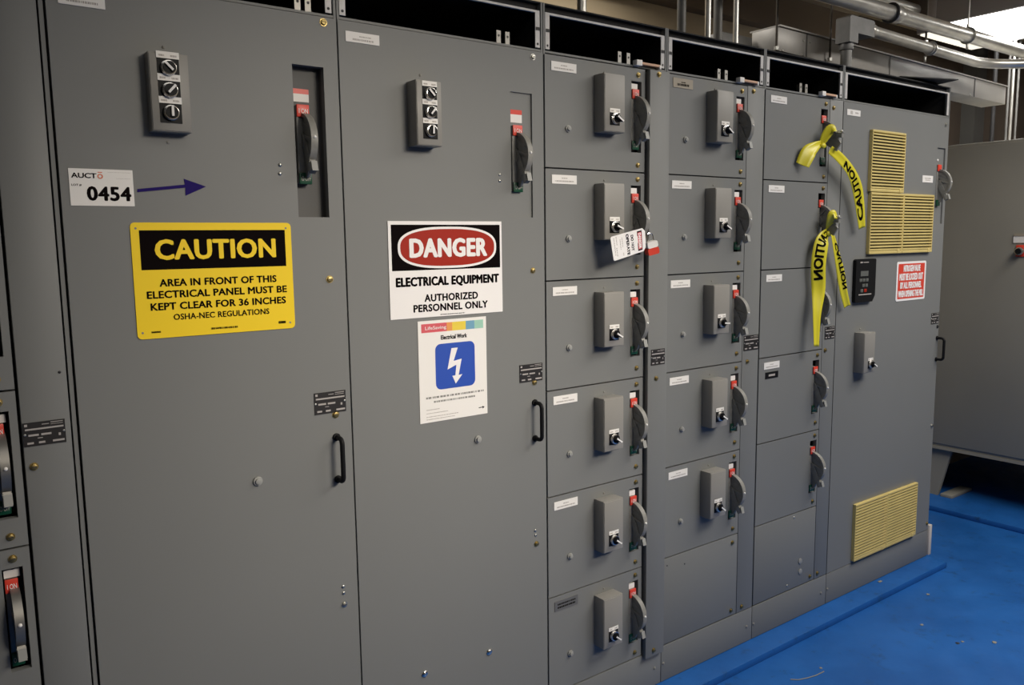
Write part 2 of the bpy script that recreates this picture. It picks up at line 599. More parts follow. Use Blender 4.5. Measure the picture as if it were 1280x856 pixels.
def operating_handle(parent, x0, zt, y=0.0, body=0.027, flag_text=True, lighter=False, turn=0):
    """disconnect operator: flag housing, D-shaped rotary handle, red and green flags"""
    cz, cy = zt - 0.086, y + 0.004
    b = MB()
    b.box(x0, x0 + body, y - 0.003, y + 0.020, zt - 0.188, zt - 0.001, bev=0.0015)
    xa, xb = x0 + body * 0.42, x0 + body * 0.42 + 0.013
    xm = (xa + xb) / 2
    ct, st = 1.07 * math.cos(R(turn)), 1.07 * math.sin(R(turn))

    def T(poly):
        return [(cy - (-(a - cy) * ct - (q - cz) * st), cz + (-(a - cy) * st + (q - cz) * ct)) for a, q in poly]
    b.prism(T(sector(cy, cz, 0.010, 0.056, -2, 92)), 'x', xm - 0.004, xm + 0.004)
    b.prism(T(sector(cy, cz, 0.034, 0.056, -58, 0)), 'x', xm - 0.004, xm + 0.004)
    b.prism(T([(cy + 0.012, cz + 0.02), (cy - 0.012, cz + 0.02), (cy - 0.030, cz - 0.060), (cy - 0.020, cz - 0.082), (cy + 0.012, cz - 0.082)]), 'x', xm - 0.004, xb - 0.002)
    b.prism(T(sector(cy, cz, 0.054, 0.062, -62, 92, 28)), 'x', xa - 0.002, xb + 0.002)
    b.prism(T(sector(cy, cz, 0.0, 0.019, -100, 100)), 'x', xa - 0.003, xb)
    b.prism(T(bar2(cy - 0.008, cz + 0.012, cy - 0.055, cz - 0.002, 0.0030, 0.0030)), 'x', xa - 0.001, xb)
    b.prism(T(bar2(cy - 0.004, cz + 0.040, cy - 0.043, cz + 0.022, 0.0025, 0.0025)), 'x', xa + 0.001, xb - 0.001)
    b.prism(T(bar2(cy - 0.024, cz - 0.004, cy - 0.050, cz - 0.024, 0.0075, 0.004)), 'x', xm - 0.003, xm + 0.003)
    b.prism(T(bar2(cy - 0.008, cz + 0.004, cy - 0.047, cz - 0.072, 0.011, 0.0085)), 'x', xa - 0.001, xb + 0.001)
    h = b.build('operating_handle', M['bus' if lighter else 'handle'], parent)
    g = MB().prism(T(bar2(cy - 0.0395, cz - 0.0495, cy - 0.0485, cz - 0.0700, 0.0045, 0.0050)), 'x', xa - 0.0022, xb + 0.0022)
    g.prism(T(bar2(cy - 0.0515, cz - 0.0480, cy - 0.0570, cz - 0.0700, 0.0012, 0.0016)), 'x', xa - 0.0012, xb + 0.0012)
    g.build('grip', M['grip'], h)
    rv = T([(cy - 0.0615, cz + 0.004)])[0] if not turn else T([(cy - 0.058, cz - 0.060)])[0]
    MB().ball((xm, rv[0], rv[1]), 0.0042).build('rim_rivet', M['whiteknob'], h)
    f = MB().box(x0, x0 + body, y - 0.008, y - 0.0031, zt - 0.030, zt, bev=0.0015)
    if flag_text:
        f.use(1).text('I ON', x0 + body * 0.16, x0 + body * 0.88, zt - 0.021, zt - 0.010, y - 0.0084, 0.01)
    f.build('on_flag', [M['red'], M['whiteprint']], h)
    f = MB().box(x0, x0 + body, y - 0.008, y - 0.0031, zt - 0.190, zt - 0.162, bev=0.0015)
    if flag_text:
        f.use(1).text('O OFF', x0 + body * 0.14, x0 + body * 0.9, zt - 0.182, zt - 0.171, y - 0.0084, 0.01)
    f.build('off_flag', [M['green'], M['faint']], h)
    return h


def pull_handle(parent, x, z0, z1, d=0.036):
    n = 6
    pts = [(x, 0, z1)]
    r = 0.014
    for k in range(n + 1):
        a = R(90 * k / n)
        pts.append((x + 0.0, -(d - r) - r * math.sin(a), z1 - r + r * math.cos(a)))
    for k in range(n + 1):
        a = R(90 * k / n)
        pts.append((x, -(d - r) - r * math.cos(a), z0 + r - r * math.sin(a)))
    pts.append((x, 0, z0))
    b = MB().tube(pts, 0.0062, 12)
    b.cyl((x, 0, z1), (x, -0.006, z1), 0.010, n=16, bev=0.001)
    b.cyl((x, 0, z0), (x, -0.006, z0), 0.010, n=16, bev=0.001)
    return b.build('pull_handle', M['black'], parent)


def grille(parent, x0, x1, z0, z1, n=18):
    b = MB()
    d = 0.016
    t = 0.010
    b.box(x0, x1, -d, 0, z1 - t, z1, bev=0.002)
    b.box(x0, x1, -d, 0, z0, z0 + t * 1.3, bev=0.002)
    b.box(x0, x0 + 0.005, -d + 0.001, 0, z0 + t, z1 - t)
    b.box(x1 - 0.005, x1, -d + 0.001, 0, z0 + t, z1 - t)
    hh = (z1 - z0 - 2.3 * t) / n
    for k in range(n):
        z = z0 + 1.3 * t + hh * (k + 0.15)
        b.prism([(-d, z), (-d, z + hh * 0.50), (-d + 0.0055, z + hh * 0.58), (-d + 0.0055, z + hh * 0.12)], 'x', x0 + 0.002, x1 - 0.002)
    b.box(x1 - 0.040, x1 - 0.022, -d - 0.0012, -d + 0.001, z0 + 0.001, z0 + t * 1.6)
    b.use(1).box(x0 + 0.005, x1 - 0.005, -0.002, -0.0005, z0 + 0.006, z1 - 0.006)
    return b.build('vent_grille', [M['grille'], M['frame']], parent)


# ------------------------------------------------------------------ cabinets
ZT, ZS, ZR = 2.1445, 0.139, 2.286      # top of doors, top of skirt, roof
G = 0.0022                            # half of a seam
DT = 0.018                            # door thickness
DEPTH = 0.50


def cabinet(label, x0, x1, open_top=True, notch=True, skirt=True):
    t = thing('switchgear_cabinet', label, 'electrical cabinet', (x0, 0, 0))
    g = 0.0012
    a, e = x0 + g, x1 - g
    b = MB()
    y0 = DT + 0.004
    b.box(a, a + 0.004, y0, DEPTH, 0.0, ZR)                      # sides
    b.box(e - 0.004, e, y0, DEPTH, 0.0, ZR)
    b.box(a, e, DEPTH, DEPTH + 0.004, 0.0, ZR)                    # back
    b.box(a, e, 0.004, DEPTH, ZR - 0.004, ZR)                     # roof
    b.box(a + 0.004, e - 0.004, y0, DEPTH, 0.10, 0.104)           # floor of the cabinet
    b.box(a + 0.004, e - 0.004, 0.02, 0.024, ZR - 0.022, ZR - 0.004)  # roof rail, its shade put into the dark colour
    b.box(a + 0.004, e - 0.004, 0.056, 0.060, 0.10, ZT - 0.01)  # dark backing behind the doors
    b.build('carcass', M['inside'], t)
    MB().box(x0 + g, x0 + 0.0075, 0.002, y0, ZT - 0.004, ZR).build('post', M['paint'], t)   # corner posts
    MB().box(x1 - 0.0075, x1 - g, 0.002, y0, ZT - 0.004, ZR).build('post', M['paint'], t)
    f = MB()
    for xa in (x0 + 0.0085, x1 - 0.0285):
        f.box(xa, xa + 0.016, 0.001, 0.004, ZT + 0.012, ZR - 0.026)
    f.box(x0 + 0.0245, x1 - 0.0285, 0.001, 0.009, ZR - 0.032, ZR - 0.026)
    f.build('flange', M['edge'], t)
    if notch:
        f = MB()
        for xa in (x0 + 0.0085, x1 - 0.0285):
            f.box(xa + 0.002, xa + 0.0165, -0.0004, 0.0012, ZT + 0.060, ZT + 0.069)
            f.cyl((xa + 0.008, 0.0012, ZT + 0.022), (xa + 0.008, 0.0002, ZT + 0.022), 0.0035, n=10)
        f.build('notch', M['frame'], t)
    MB().box(a, e, 0.003, y0, ZT + 0.002, ZT + 0.008).build('door_stop', M['paint'], t)
    if skirt:
        MB().box(x0 + G * 0.7, x1 - G * 0.7, 0.0, DT, 0.002, ZS - 0.003, bev=0.0012).build('skirt', M['paint'], t)
    return t


def bus_tabs(parent, px0, px1, pyb):
    b = MB()
    for px in (px0, px1):
        p = at(px, pyb, 0.03)
        b.box(p.x - 0.009, p.x + 0.009, 0.030, 0.033, ZT + 0.001, ZT + 0.050)
        b.box(p.x + 0.006, p.x + 0.009, 0.030, 0.055, ZT + 0.001, ZT + 0.050)
        b.use(1).cyl((p.x - 0.001, 0.031, ZT + 0.036), (p.x - 0.001, 0.0295, ZT + 0.036), 0.0035, n=10)
        b.use(0)
    b.build('bus_bracket', [M['bus'], M['frame']], parent)


def latch_bar(parent, pa, pb):
    A, B = at(*pa, -0.004), at(*pb, -0.004)
    zc = ZT + 0.010
    L = B.x - A.x
    b = MB().box(A.x, A.x + L * 0.22, -0.016, 0.004, zc - 0.006, zc + 0.012, bev=0.0015)
    b.box(B.x - L * 0.07, B.x, -0.014, 0.004, zc - 0.007, zc + 0.006, bev=0.001)
    b.use(1).box(A.x + L * 0.2, B.x - L * 0.05, -0.013, 0.003, zc - 0.001, zc + 0.007, bev=0.001)
    b.build('marker_bar', [M['white'], M['marker']], parent)


# left column ------------------------------------------------------
XL = -0.62
cabL = cabinet('grey cabinet column cut off by the left photo edge', XL, -0.0125)
MB().box(-0.106 + G, -0.0145, 0.0, DT, ZS, ZT, bev=0.0015).build('wireway_door', M['paint'], cabL)
MB().box(-0.0105, -0.0025, 0.004, DT, 0.0, ZR).build('filler_strip', M['paint'], cabL)
rating_plate(cabL, -0.1025, -0.0250, 1.190, 1.240)
screw(cabL, -0.088, 1.1468, r=0.0062, m='brass')
dot(cabL, -0.0269, 1.3392, m='frame')

# big door beside it -------------------------------------------------
cab1 = cabinet('tall grey cabinet with one plain door carrying the yellow CAUTION sign', 0.0, 0.632)
N1 = (0.512, 0.592, 1.664, 2.0255)
b = MB().holed(G, 0.632 - G, ZS, ZT, 0.0, DT, N1)
NB = 0.032
b.use(1).box(N1[0] - 0.003, N1[1] + 0.003, NB, NB + 0.003, N1[2] - 0.003, N1[3] + 0.003)
b.box(N1[0] - 0.003, N1[0], DT, NB, N1[2] - 0.003, N1[3] + 0.003).box(N1[1], N1[1] + 0.003, DT, NB, N1[2] - 0.003, N1[3] + 0.003)
b.box(N1[0], N1[1], DT, NB, N1[2] - 0.003, N1[2]).box(N1[0], N1[1], DT, NB, N1[3], N1[3] + 0.003)
b.build('door', [M['paint'], M['nicheshade']], cab1)
for x, z in ((0.5963, 2.1318), (0.5858, 1.5099), (0.5871, 1.163)):
    screw(cab1, x, z, r=0.007)
screw(cab1, 0.5902, 0.6503, r=0.006, m='zinc')
for x, z in ((0.5888, 0.6996), (0.5892, 0.6817), (0.4712, 1.7872), (0.4701, 1.7665)):
    dot(cab1, x, z, r=0.0048)
for x, z in ((0.2219, 2.0269), (0.2192, 1.8245)):
    dot(cab1, x, z, m='handle', r=0.0035)
button(cab1, 0.377, 1.0273, r=0.0115)
rating_plate(cab1, 0.5304, 0.6162, 1.169, 1.2245)
label_plate(cab1, 0.0245, 0.1115, 2.088, 2.118, rows=((0.42, 0.38, 0.62, 0.12), (0.72, 0.17, 0.85, 0.15)))
pull_handle(cab1, 0.586, 0.993, 1.1045)
control_box(cab1, 0.181, 0.2625, 1.8435, 2.0085, 0.034,
            [(0.2200, 1.9765, -45, 0.0165, 0.0225), (0.2200, 1.9300, 42, 0.0165, 0.0225), (0.2200, 1.8830, 0, 0.0165, 0.0225)], name='control_station')
o = MB().box(0.5195, 0.564, NB - 0.001, NB + 0.0002, 1.944, 1.963)
o.use(1).box(0.5195, 0.564, NB - 0.0011, NB + 0.0002, 1.963, 1.975)
o.build('instruction_label', [M['white'], M['red']], cab1)
operating_handle(cab1, 0.5215, 1.934, NB - 0.018, 0.032)
bus_tabs(cab1, 373, 386, 17)

# door with the DANGER sign -----------------------------------------
cab2 = cabinet('tall grey cabinet with one plain door carrying the white DANGER sign', 0.632, 1.282)
N2 = (1.159, 1.2375, 1.668, 2.023)
b = MB().holed(0.632 + G, 1.282 - G, ZS, ZT, 0.0, DT, N2)
b.use(1).box(N2[0] - 0.002, N2[1] + 0.002, 0.006, 0.009, N2[2] - 0.002, N2[3] + 0.002)
b.build('door', [M['paint'], M['paint']], cab2)
screw(cab2, 1.2424, 2.1275, r=0.0065, m='zinc')
for x, z in ((1.2368, 1.1716), (1.2348, 1.5111), (1.2386, 0.6613)):
    screw(cab2, x, z, r=0.0065)
for x, z in ((1.2343, 0.705), (1.2358, 0.6900), (1.1177, 1.7885), (1.1174, 1.7705)):
    dot(cab2, x, z, r=0.0045)
dot(cab2, 0.8636, 2.0361, m='handle', r=0.0035)
for x, z in ((1.0529, 0.3653), (0.8278, 0.3723)):
    dot(cab2, x, z, m='chrome', r=0.0105)
button(cab2, 1.025, 1.0284, r=0.0115)
rating_plate(cab2, 1.180, 1.2675, 1.1765, 1.2300)
label_plate(cab2, 0.6536, 0.7462, 2.0955, 2.1205, rows=((0.4, 0.4, 0.75, 0.1), (0.72, 0.2, 0.82, 0.17)))
pull_handle(cab2, 1.236, 0.9985, 1.110)
control_box(cab2, 0.8224, 0.8985, 1.849, 2.0145, 0.047,
            [(0.8615, 1.9805, -45, 0.0165, 0.0215), (0.8615, 1.9345, 40, 0.0165, 0.0215), (0.8615, 1.8870, 2, 0.0165, 0.0215)], name='control_station')
o = MB().box(1.162, 1.2035, 0.0048, 0.006, 1.938, 1.961)
o.use(1).box(1.162, 1.2035, 0.0047, 0.006, 1.961, 1.974)
o.build('instruction_label', [M['white'], M['red']], cab2)
operating_handle(cab2, 1.164, 1.930, 0.0025, 0.034)
bus_tabs(cab2, 624, 635, 56)

# three columns of plug-in units ------------------------------------
cab3 = cabinet('grey cabinet column holding six starter units, right of the DANGER door', 1.282, 1.806)
cab4 = cabinet('grey cabinet column with five starter units above one blank panel', 1.806, 2.330)
cab5 = cabinet('grey cabinet column with yellow tape tied to its upper handles', 2.330, 2.846)
bus_tabs(cab3, 775, 786, 79)
bus_tabs(cab4, 899, 908, 100)
bus_tabs(cab5, 1001, 1008, 118)

b = MB().box(1.7105, 1.806 - G * 1.5, -0.016, 0.0, 0.128, ZT - 0.002, bev=0.002)
b.box(1.7125, 1.806 - G * 2, 0.0, DT, ZS, ZT - 0.006)
b.build('wireway_door', M['paint'], cab3)
MB().box(2.230 + G * 0.5, 2.330 - G, 0.0, DT, ZS, ZT, bev=0.0012).build('wireway_door', M['paint'], cab4)
MB().box(2.752 + G * 0.5, 2.846 - G, 0.0, DT, ZS, ZT, bev=0.0012).build('wireway_door', M['paint'], cab5)
for z in (2.130, 1.1286, 0.150):
    screw(cab3, 1.7505, z, -0.016)
for z in (2.128, 1.1339, 0.1587):
    screw(cab4, 2.262, z)
for z in (2.112, 1.1309, 0.161):
    screw(cab5, 2.775, z)
dot(cab3, 1.7727, 0.0673, m='handle', r=0.006)
for x, z in ((1.8184, 0.0703), (2.2964, 0.0646)):
    dot(cab4, x, z, m='handle', r=0.006)
for x, z in ((2.3411, 0.0627), (2.8086, 0.0617)):
    dot(cab5, x, z, m='handle', r=0.006)
rating_plate(cab3, 1.7245, 1.7905, 1.175, 1.229, -0.016)
rating_plate(cab4, 2.2375, 2.3255, 1.1765, 1.2335)
rating_plate(cab5, 2.768, 2.838, 1.1765, 1.228)
latch_bar(cab3, (793, 76), (824, 88))
latch_bar(cab4, (922, 100), (946, 108))
latch_bar(cab5, (1025, 119), (1044, 127))


def unit(label, x0, x1, z0, z1, box=True, btn=True, lab='white', xs=0.358, screws=(-0.022, -0.306), handle=True, group=None,
         labx=(0.026, 0.124), angle=50, lighter=False, slot_w=0.0455, extra=None, narrow=False, turn=0, slot_lab=True):
    t = thing('starter_unit', label, 'starter unit', (x0, 0, z0), group)
    if handle:
        S = (x0 + xs, x0 + xs + slot_w, z1 - 0.266, z1 - 0.042)
        b = MB().holed(x0 + G, x1 - G, z0 + G, z1 - G, 0.0, DT, S)
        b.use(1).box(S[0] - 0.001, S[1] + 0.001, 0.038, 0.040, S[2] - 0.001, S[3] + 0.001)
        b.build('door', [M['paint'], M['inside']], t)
        sx = 0.0035 if narrow else 0.001
        sy = 0.016 if narrow else 0.003
        if slot_lab:
            MB().box(S[0] + sx, S[0] + sx + 0.029, sy, sy + 0.008, z1 - 0.067, z1 - 0.050).build('slot_label', M['white'], t)
        operating_handle(t, S[0] + sx, z1 - 0.068, sy, 0.024 if narrow else 0.030, lighter=lighter, turn=turn)
    else:
        MB().box(x0 + G, x1 - G, 0.0, DT, z0 + G, z1 - G, bev=0.001).build('door', M['paint'], t)
    for dz in screws:
        screw(t, x0 + 0.388, z1 + dz, r=0.0062)
    if lab == 'white':
        label_plate(t, x0 + labx[0], x0 + labx[1], z1 - 0.046, z1 - 0.0195)
    elif lab == 'tan':
        label_plate(t, x0 + labx[0], x0 + labx[1], z1 - 0.043, z1 - 0.012, 'tan', 'blackink', ((0.4, 0.4, 0.62, 0.12), (0.66, 0.2, 0.8, 0.24)))
    elif lab == 'dark':
        label_plate(t, x0 + labx[0], x0 + labx[1], z1 - 0.050, z1 - 0.018, 'silverplate', 'blackink', ((0.35, 0.12, 0.9, 0.16), (0.68, 0.12, 0.88, 0.18)))
    if box:
        bx = x0 + 0.197
        control_box(t, bx, bx + 0.086, z1 - 0.216, z1 - 0.042, 0.046, [(bx + 0.042, z1 - 0.176, angle, 0.0170, 0.0205)])
        dot(t, bx + 0.043, z1 - 0.030, m='handle', r=0.0035)
    if btn:
        button(t, x0 + 0.0905, z1 - 0.211)
    if extra:
        extra(t)
    return t


Z3 = [2.1445, 1.8150, 1.4770, 1.1375, 0.7985, 0.4665, 0.1390]
rank3 = ['topmost', 'second from top', 'third from top', 'fourth from top', 'fifth from top', 'lowest']
dsc3 = ['with white label and selector box', 'wearing red padlock and tag', 'just below the tagged one',
        'level with black pull handle', 'above the dark-labelled one', 'with a dark engraved label plate']
for i in range(6):
    unit('grey starter unit %s, %s right of DANGER door' % (dsc3[i], rank3[i]), 1.2840, 1.7055, Z3[i + 1], Z3[i],
         lab='dark' if i == 5 else 'white', angle=[122, 112, 120, 124, 126, 128][i], group='starter units of the six-unit column')
rank4 = ['topmost', 'second from top', 'third from top', 'fourth from top', 'lowest']
dsc4 = ['with a tan label plate', 'below the tan-labelled one', 'beside the two rating plates', 'directly over the lowest', 'just above the blank panel']
for i in range(5):
    unit('grey starter unit %s, %s of five' % (dsc4[i], rank4[i]), 1.8085, 2.2300, Z3[i + 1], Z3[i],
         lab='tan' if i == 0 else 'white', angle=[124, 118, 95, 122, 128][i], group='starter units of the five-unit column')
p4 = unit('blank grey panel without handle below the five starter units', 1.8085, 2.2300, Z3[6], Z3[5], box=False, btn=False, lab=None, handle=False,
          screws=(-0.030, -0.305))
p4['category'] = 'blank panel'
for x, z in ((1.833, 0.437), (1.926, 0.420)):
    dot(p4, x, z, m='frame', r=0.0028)
rank5 = ['topmost in its column, short yellow tape round its handle', 'second in its column, two long tape tails on its handle', 'third in its column, yellow tape end over its handle',
         'with a white over black label, below the taped units', 'without label plate, lowest handle in the taped column']


def blacklabel(t):
    MB().box(2.3750, 2.4560, -0.0018, 0, 1.0535, 1.0790).use(1).box(2.395, 2.435, -0.0022, -0.0018, 1.062, 1.070).build('label_plate', [M['black'], M['faint']], t)


for i in range(5):
    unit('grey starter unit ' + rank5[i], 2.3325, 2.7515, Z3[i + 1], Z3[i], box=False, btn=False, lab='white' if i < 4 else None,
         angle=60, group='starter units of the taped column', labx=(0.032, 0.130), extra=blacklabel if i == 3 else None, turn=58 if i < 2 else 0, slot_lab=False)
p5 = unit('blank grey panel with two pale caps at the foot of the taped column', 2.3325, 2.7515, Z3[6], Z3[5], box=False, btn=False, lab=None, handle=False,
          screws=(-0.305,))
p5['category'] = 'blank panel'
for x, z in ((2.646, 0.248), (2.648, 0.202)):
    MB().cyl((x, 0, z), (x, -0.003, z), 0.012, n=18, bev=0.001).build('hole_cap', M['grip'], p5)
for x, z in ((2.594, 0.4497), (2.560, 0.163)):
    dot(p5, x, z, m='zinc', r=0.005)
for x, z in ((2.4292, 0.5835), (2.370, 0.77)):
    pass

# left column's units
ZL = [2.1445, 1.8150, 1.647, 1.311, 0.982, 0.640, 0.139]
for i, lb in enumerate(['topmost grey starter unit at the left photo edge', 'grey starter unit high at the left photo edge, second in its column', 'grey starter unit at the left photo edge with its handle out of view',
                        'grey starter unit at left photo edge beside the black rating plate', 'grey starter unit at lower left photo corner, whole handle showing',
                        'grey starter unit at the foot of the leftmost column']):
    if i < 2:
        continue
    x0 = -0.108 - 0.4205
    unit(lb, x0, -0.1075, ZL[i + 1], ZL[i], xs=0.367, slot_w=0.0375, lighter=True, narrow=True, box=False, lab='white', screws=(-0.022, ZL[i + 1] - ZL[i] + 0.025),
         group='starter units of the leftmost column')
MB().box(-0.5285, -0.1105, 0, DT, 1.647 + G, ZT, bev=0.001).build('blank_cover', M['paint'], cabL)
MB().box(XL + G, -0.531, 0, DT, ZS, ZT, bev=0.001).build('side_cover', M['paint'], cabL)

# last cabinet with the vents ---------------------------------------
cab6 = cabinet('tall grey cabinet with yellow vent grilles at the right end of the row', 2.846, 3.734, notch=False)
b = MB()
N6 = (3.634, 3.7095, 1.654, 2.0045)
b.holed(2.846 + G, 3.734 - G, ZS, ZT, 0.0, DT, N6)
b.use(1).box(N6[0] - 0.002, N6[1] + 0.002, 0.007, 0.010, N6[2] - 0.002, N6[3] + 0.002)
b.build('door', [M['paint'], M['paint']], cab6)
MB().box(3.734 - 0.0012, 3.734, 0.001, DEPTH + 0.004, 0.0, ZR).build('end_panel', M['paint'], cab6)
label_plate(cab6, 2.8715, 2.9696, 2.0925, 2.1165, rows=((0.5, 0.25, 0.42, 0.6), (0.5, 0.6, 0.85, 0.25)))
label_plate(cab6, 3.506, 3.601, 1.8420, 1.8730, rows=((0.4, 0.2, 0.8, 0.14), (0.66, 0.25, 0.75, 0.12)))
grille(cab6, 3.048, 3.320, 1.788, 2.046)
grille(cab6, 3.056, 3.327, 1.522, 1.785)
grille(cab6, 3.328, 3.597, 1.522, 1.785)
grille(cab6, 3.036, 3.307, 0.149, 0.413)
grille(cab6, 3.308, 3.580, 0.149, 0.413)
control_box(cab6, 2.9925, 3.078, 1.014, 1.1885, 0.046, [(3.044, 1.050, 120, 0.0165, 0.0185)])
dot(cab6, 3.035, 1.200, m='handle', r=0.004)
# keypad
b = MB()
b.prism([(2.960, 1.325), (2.960, 1.498), (2.968, 1.503), (3.110, 1.503), (3.116, 1.498), (3.116, 1.345), (3.096, 1.318), (2.967, 1.318)], 'y', -0.016, -0.001)
k = b.build('keypad', M['black'], cab6)
MB().box(2.995, 3.055, -0.0168, -0.0155, 1.430, 1.452).build('display', M['display'], k)
MB().box(2.990, 3.008, -0.0165, -0.0155, 1.486, 1.492).box(3.014, 3.055, -0.0165, -0.0155, 1.487, 1.4905).box(2.985, 3.085, -0.0165, -0.0155, 1.349, 1.3535).build('keypad_print', M['faint'], k)
for r_, (z, xs_) in enumerate(((1.413, (2.998, 3.022, 3.047)), (1.390, (3.020, 3.044)), (1.368, (3.008, 3.036)))):
    for x in xs_:
        red = (r_ == 2 and x > 3.03)
        MB().box(x - 0.010, x + 0.010, -0.0175, -0.0155, z - 0.007, z + 0.007, bev=0.001).build('key', M['dangerred'] if red else M['display'], k)
screw(cab6, 3.6982, 2.112, r=0.007, m='zinc')
screw(cab6, 3.7145, 0.6708, r=0.007, m='zinc')
screw(cab6, 3.7190, 1.1607, r=0.006, m='frame')
screw(cab6, 3.718, 0.172, r=0.006)
dot(cab6, 2.8568, 0.0666, m='handle', r=0.006)
rating_plate(cab6, 3.655, 3.727, 1.1765, 1.2285)
pull_handle(cab6, 3.7195, 1.001, 1.1055)
operating_handle(cab6, 3.640, 1.927, 0.0035, 0.034, flag_text=False)
dot(cab6, 3.653, 1.948, 0.007, r=0.006, m='whiteknob', name='screw_cap')
MB().box(3.737, 3.762, -0.006, 0.012, 0.004, 0.158, bev=0.001).build('corner_strip', M['bakelite'], cab6)
MB().cyl((3.22, 0.06, ZT + 0.014), (3.50, 0.05, ZT + 0.014), 0.006, n=10).build('marker_rod', M['pyellow'], cab6)

# ------------------------------------------------------------------ signs and papers
Y0 = -0.0006


def frac(x0, x1, z0, z1):
    return lambda a, e, f, g: (x0 + a * (x1 - x0), x0 + e * (x1 - x0), z1 - g * (z1 - z0), z1 - f * (z1 - z0))


# CAUTION
X0, X1, Z0, Z1 = 0.1290, 0.4895, 1.3945, 1.6500
F = frac(X0, X1, Z0, Z1)
s = thing('caution_sign', 'yellow CAUTION sign about keeping the panel clear, on the left tall door', 'sign', (X0, 0, Z0))
MB().prism(rrect(X0, X1, Z0, Z1, 0.010), 'y', -0.0022, Y0).build('panel', M['yellow'], s)
a = F(0.048, 0.957, 0.066, 0.405)
MB().box(a[0], a[1], -0.0025, -0.0022, a[2], a[3]).build('header', M['blackink'], s)
b = MB()
b.text('CAUTION', *F(0.13, 0.89, 0.143, 0.323), -0.0029, 0.055, 1.06)
b.build('header_lettering', M['yellow'], s)
for tx, fr, bo in (('AREA IN FRONT OF THIS', (0.145, 0.885, 0.487, 0.553), 0.05), ('ELECTRICAL PANEL MUST BE', (0.068, 0.953, 0.588, 0.654), 0.05),
                   ('KEPT CLEAR FOR 36 INCHES', (0.085, 0.943, 0.692, 0.758), 0.05), ('OSHA-NEC REGULATIONS', (0.215, 0.825, 0.796, 0.850), 0.035)):
    MB().text(tx, *F(*fr), -0.0026, bo, 1.04).build('lettering', M['blackink'], s)
b = MB()
printed(b, *F(0.44, 0.61, 0.94, 0.957), -0.0024, ((0.5, 0, 1, 1.0),))
printed(b, *F(0.08, 0.135, 0.937, 0.952), -0.0024, ((0.5, 0, 1, 1.0),))
printed(b, *F(0.885, 0.935, 0.925, 0.948), -0.0024, ((0.5, 0, 1, 1.0),))
b.build('small_print', M['blackink'], s)
for fx, fz in ((0.03, 0.05), (0.965, 0.05), (0.03, 0.945), (0.965, 0.945)):
    x, z = X0 + fx * (X1 - X0), Z1 - fz * (Z1 - Z0)
    MB().cyl((x, -0.0021, z), (x, -0.0026, z), 0.0024, n=12).build('mounting_hole', M['handle'], s)

# DANGER
X0, X1, Z0, Z1 = 0.7530, 1.1200, 1.3955, 1.6555
F = frac(X0, X1, Z0, Z1)
s = thing('danger_sign', 'white DANGER sign for electrical equipment on the second tall door', 'sign', (X0, 0, Z0))
MB().box(X0, X1, -0.0022, Y0, Z0, Z1).build('panel', M['whiteprint'], s)
a = F(0.024, 0.981, 0.037, 0.505)
MB().box(a[0], a[1], -0.0025, -0.0022, a[2], a[3]).build('header', M['blackink'], s)
a = F(0.074, 0.945, 0.056, 0.492)
cx, cz = (a[0] + a[1]) / 2, (a[2] + a[3]) / 2
MB().prism(superellipse(cx, cz, (a[1] - a[0]) / 2, (a[3] - a[2]) / 2), 'y', -0.0029, -0.0025).build('oval_border', M['whiteprint'], s)
MB().prism(superellipse(cx, cz, (a[1] - a[0]) / 2 - 0.0075, (a[3] - a[2]) / 2 - 0.0065), 'y', -0.0033, -0.0029).build('oval', M['dangerred'], s)
b = MB().text('DANGER', *F(0.168, 0.858, 0.175, 0.378), -0.0036, 0.07, 1.08)
b.build('header_lettering', M['whiteprint'], s)
b = MB()
b.text('ELECTRICAL EQUIPMENT', *F(0.05, 0.968, 0.573, 0.688), -0.0026, 0.065, 1.08)
b.text('AUTHORIZED', *F(0.285, 0.765, 0.758, 0.838), -0.0026, 0.060, 1.08)
b.text('PERSONNEL ONLY', *F(0.19, 0.856, 0.862, 0.942), -0.0026, 0.060, 1.08)
printed(b, *F(0.42, 0.64, 0.977, 0.985), -0.0024, ((0.5, 0, 1, 1.0),))
b.build('lettering', M['blackink'], s)

# paper notice
X0, X1, Z0, Z1 = 0.8350, 1.0605, 1.1015, 1.3855
F = frac(X0, X1, Z0, Z1)
s = thing('safety_notice', 'white paper notice with blue lightning square under the DANGER sign', 'notice', (X0, 0, Z0))
MB().box(X0, X1, -0.0016, Y0, Z0, Z1).build('sheet', M['white'], s)
b = MB()
for i, (e0, e1) in enumerate(((0.047, 0.41), (0.41, 0.49), (0.49, 0.69), (0.69, 0.82), (0.82, 0.955))):
    a = F(e0, e1, 0.030, 0.115)
    b.use(i).box(a[0], a[1], -0.0018, -0.0016, a[2], a[3])
b.build('colour_banner', [M['pred'], M['porange'], M['pyellow'], M['pblue'], M['pteal']], s)
MB().text('LifeSaving', *F(0.10, 0.40, 0.055, 0.098), -0.0021, 0.01).build('banner_lettering', M['whiteprint'], s)
a = F(0.235, 0.818, 0.236, 0.687)
q = MB().prism(rrect(a[0], a[1], a[2], a[3], 0.017), 'y', -0.0018, -0.0016).build('pictogram', M['blue'], s)
bolt = [(278, 262), (325, 259), (292, 357), (353, 343), (328, 463), (357, 458), (305, 525), (280, 466), (303, 465), (312, 386), (245, 418)]
pl = [(a[0] + (x - 158) / 297 * (a[1] - a[0]), a[3] - (y - 222 + (x - 300) * 0.055) / 333 * (a[3] - a[2])) for x, y in bolt]
MB().prism(pl, 'y', -0.0021, -0.0018).build('lightning_bolt', M['whiteprint'], q)
b = MB().text('Electrical Work', *F(0.32, 0.705, 0.152, 0.196), -0.0018, 0.06, 1.05)
c = F(0.865, 0.955, 0.915, 0.945)
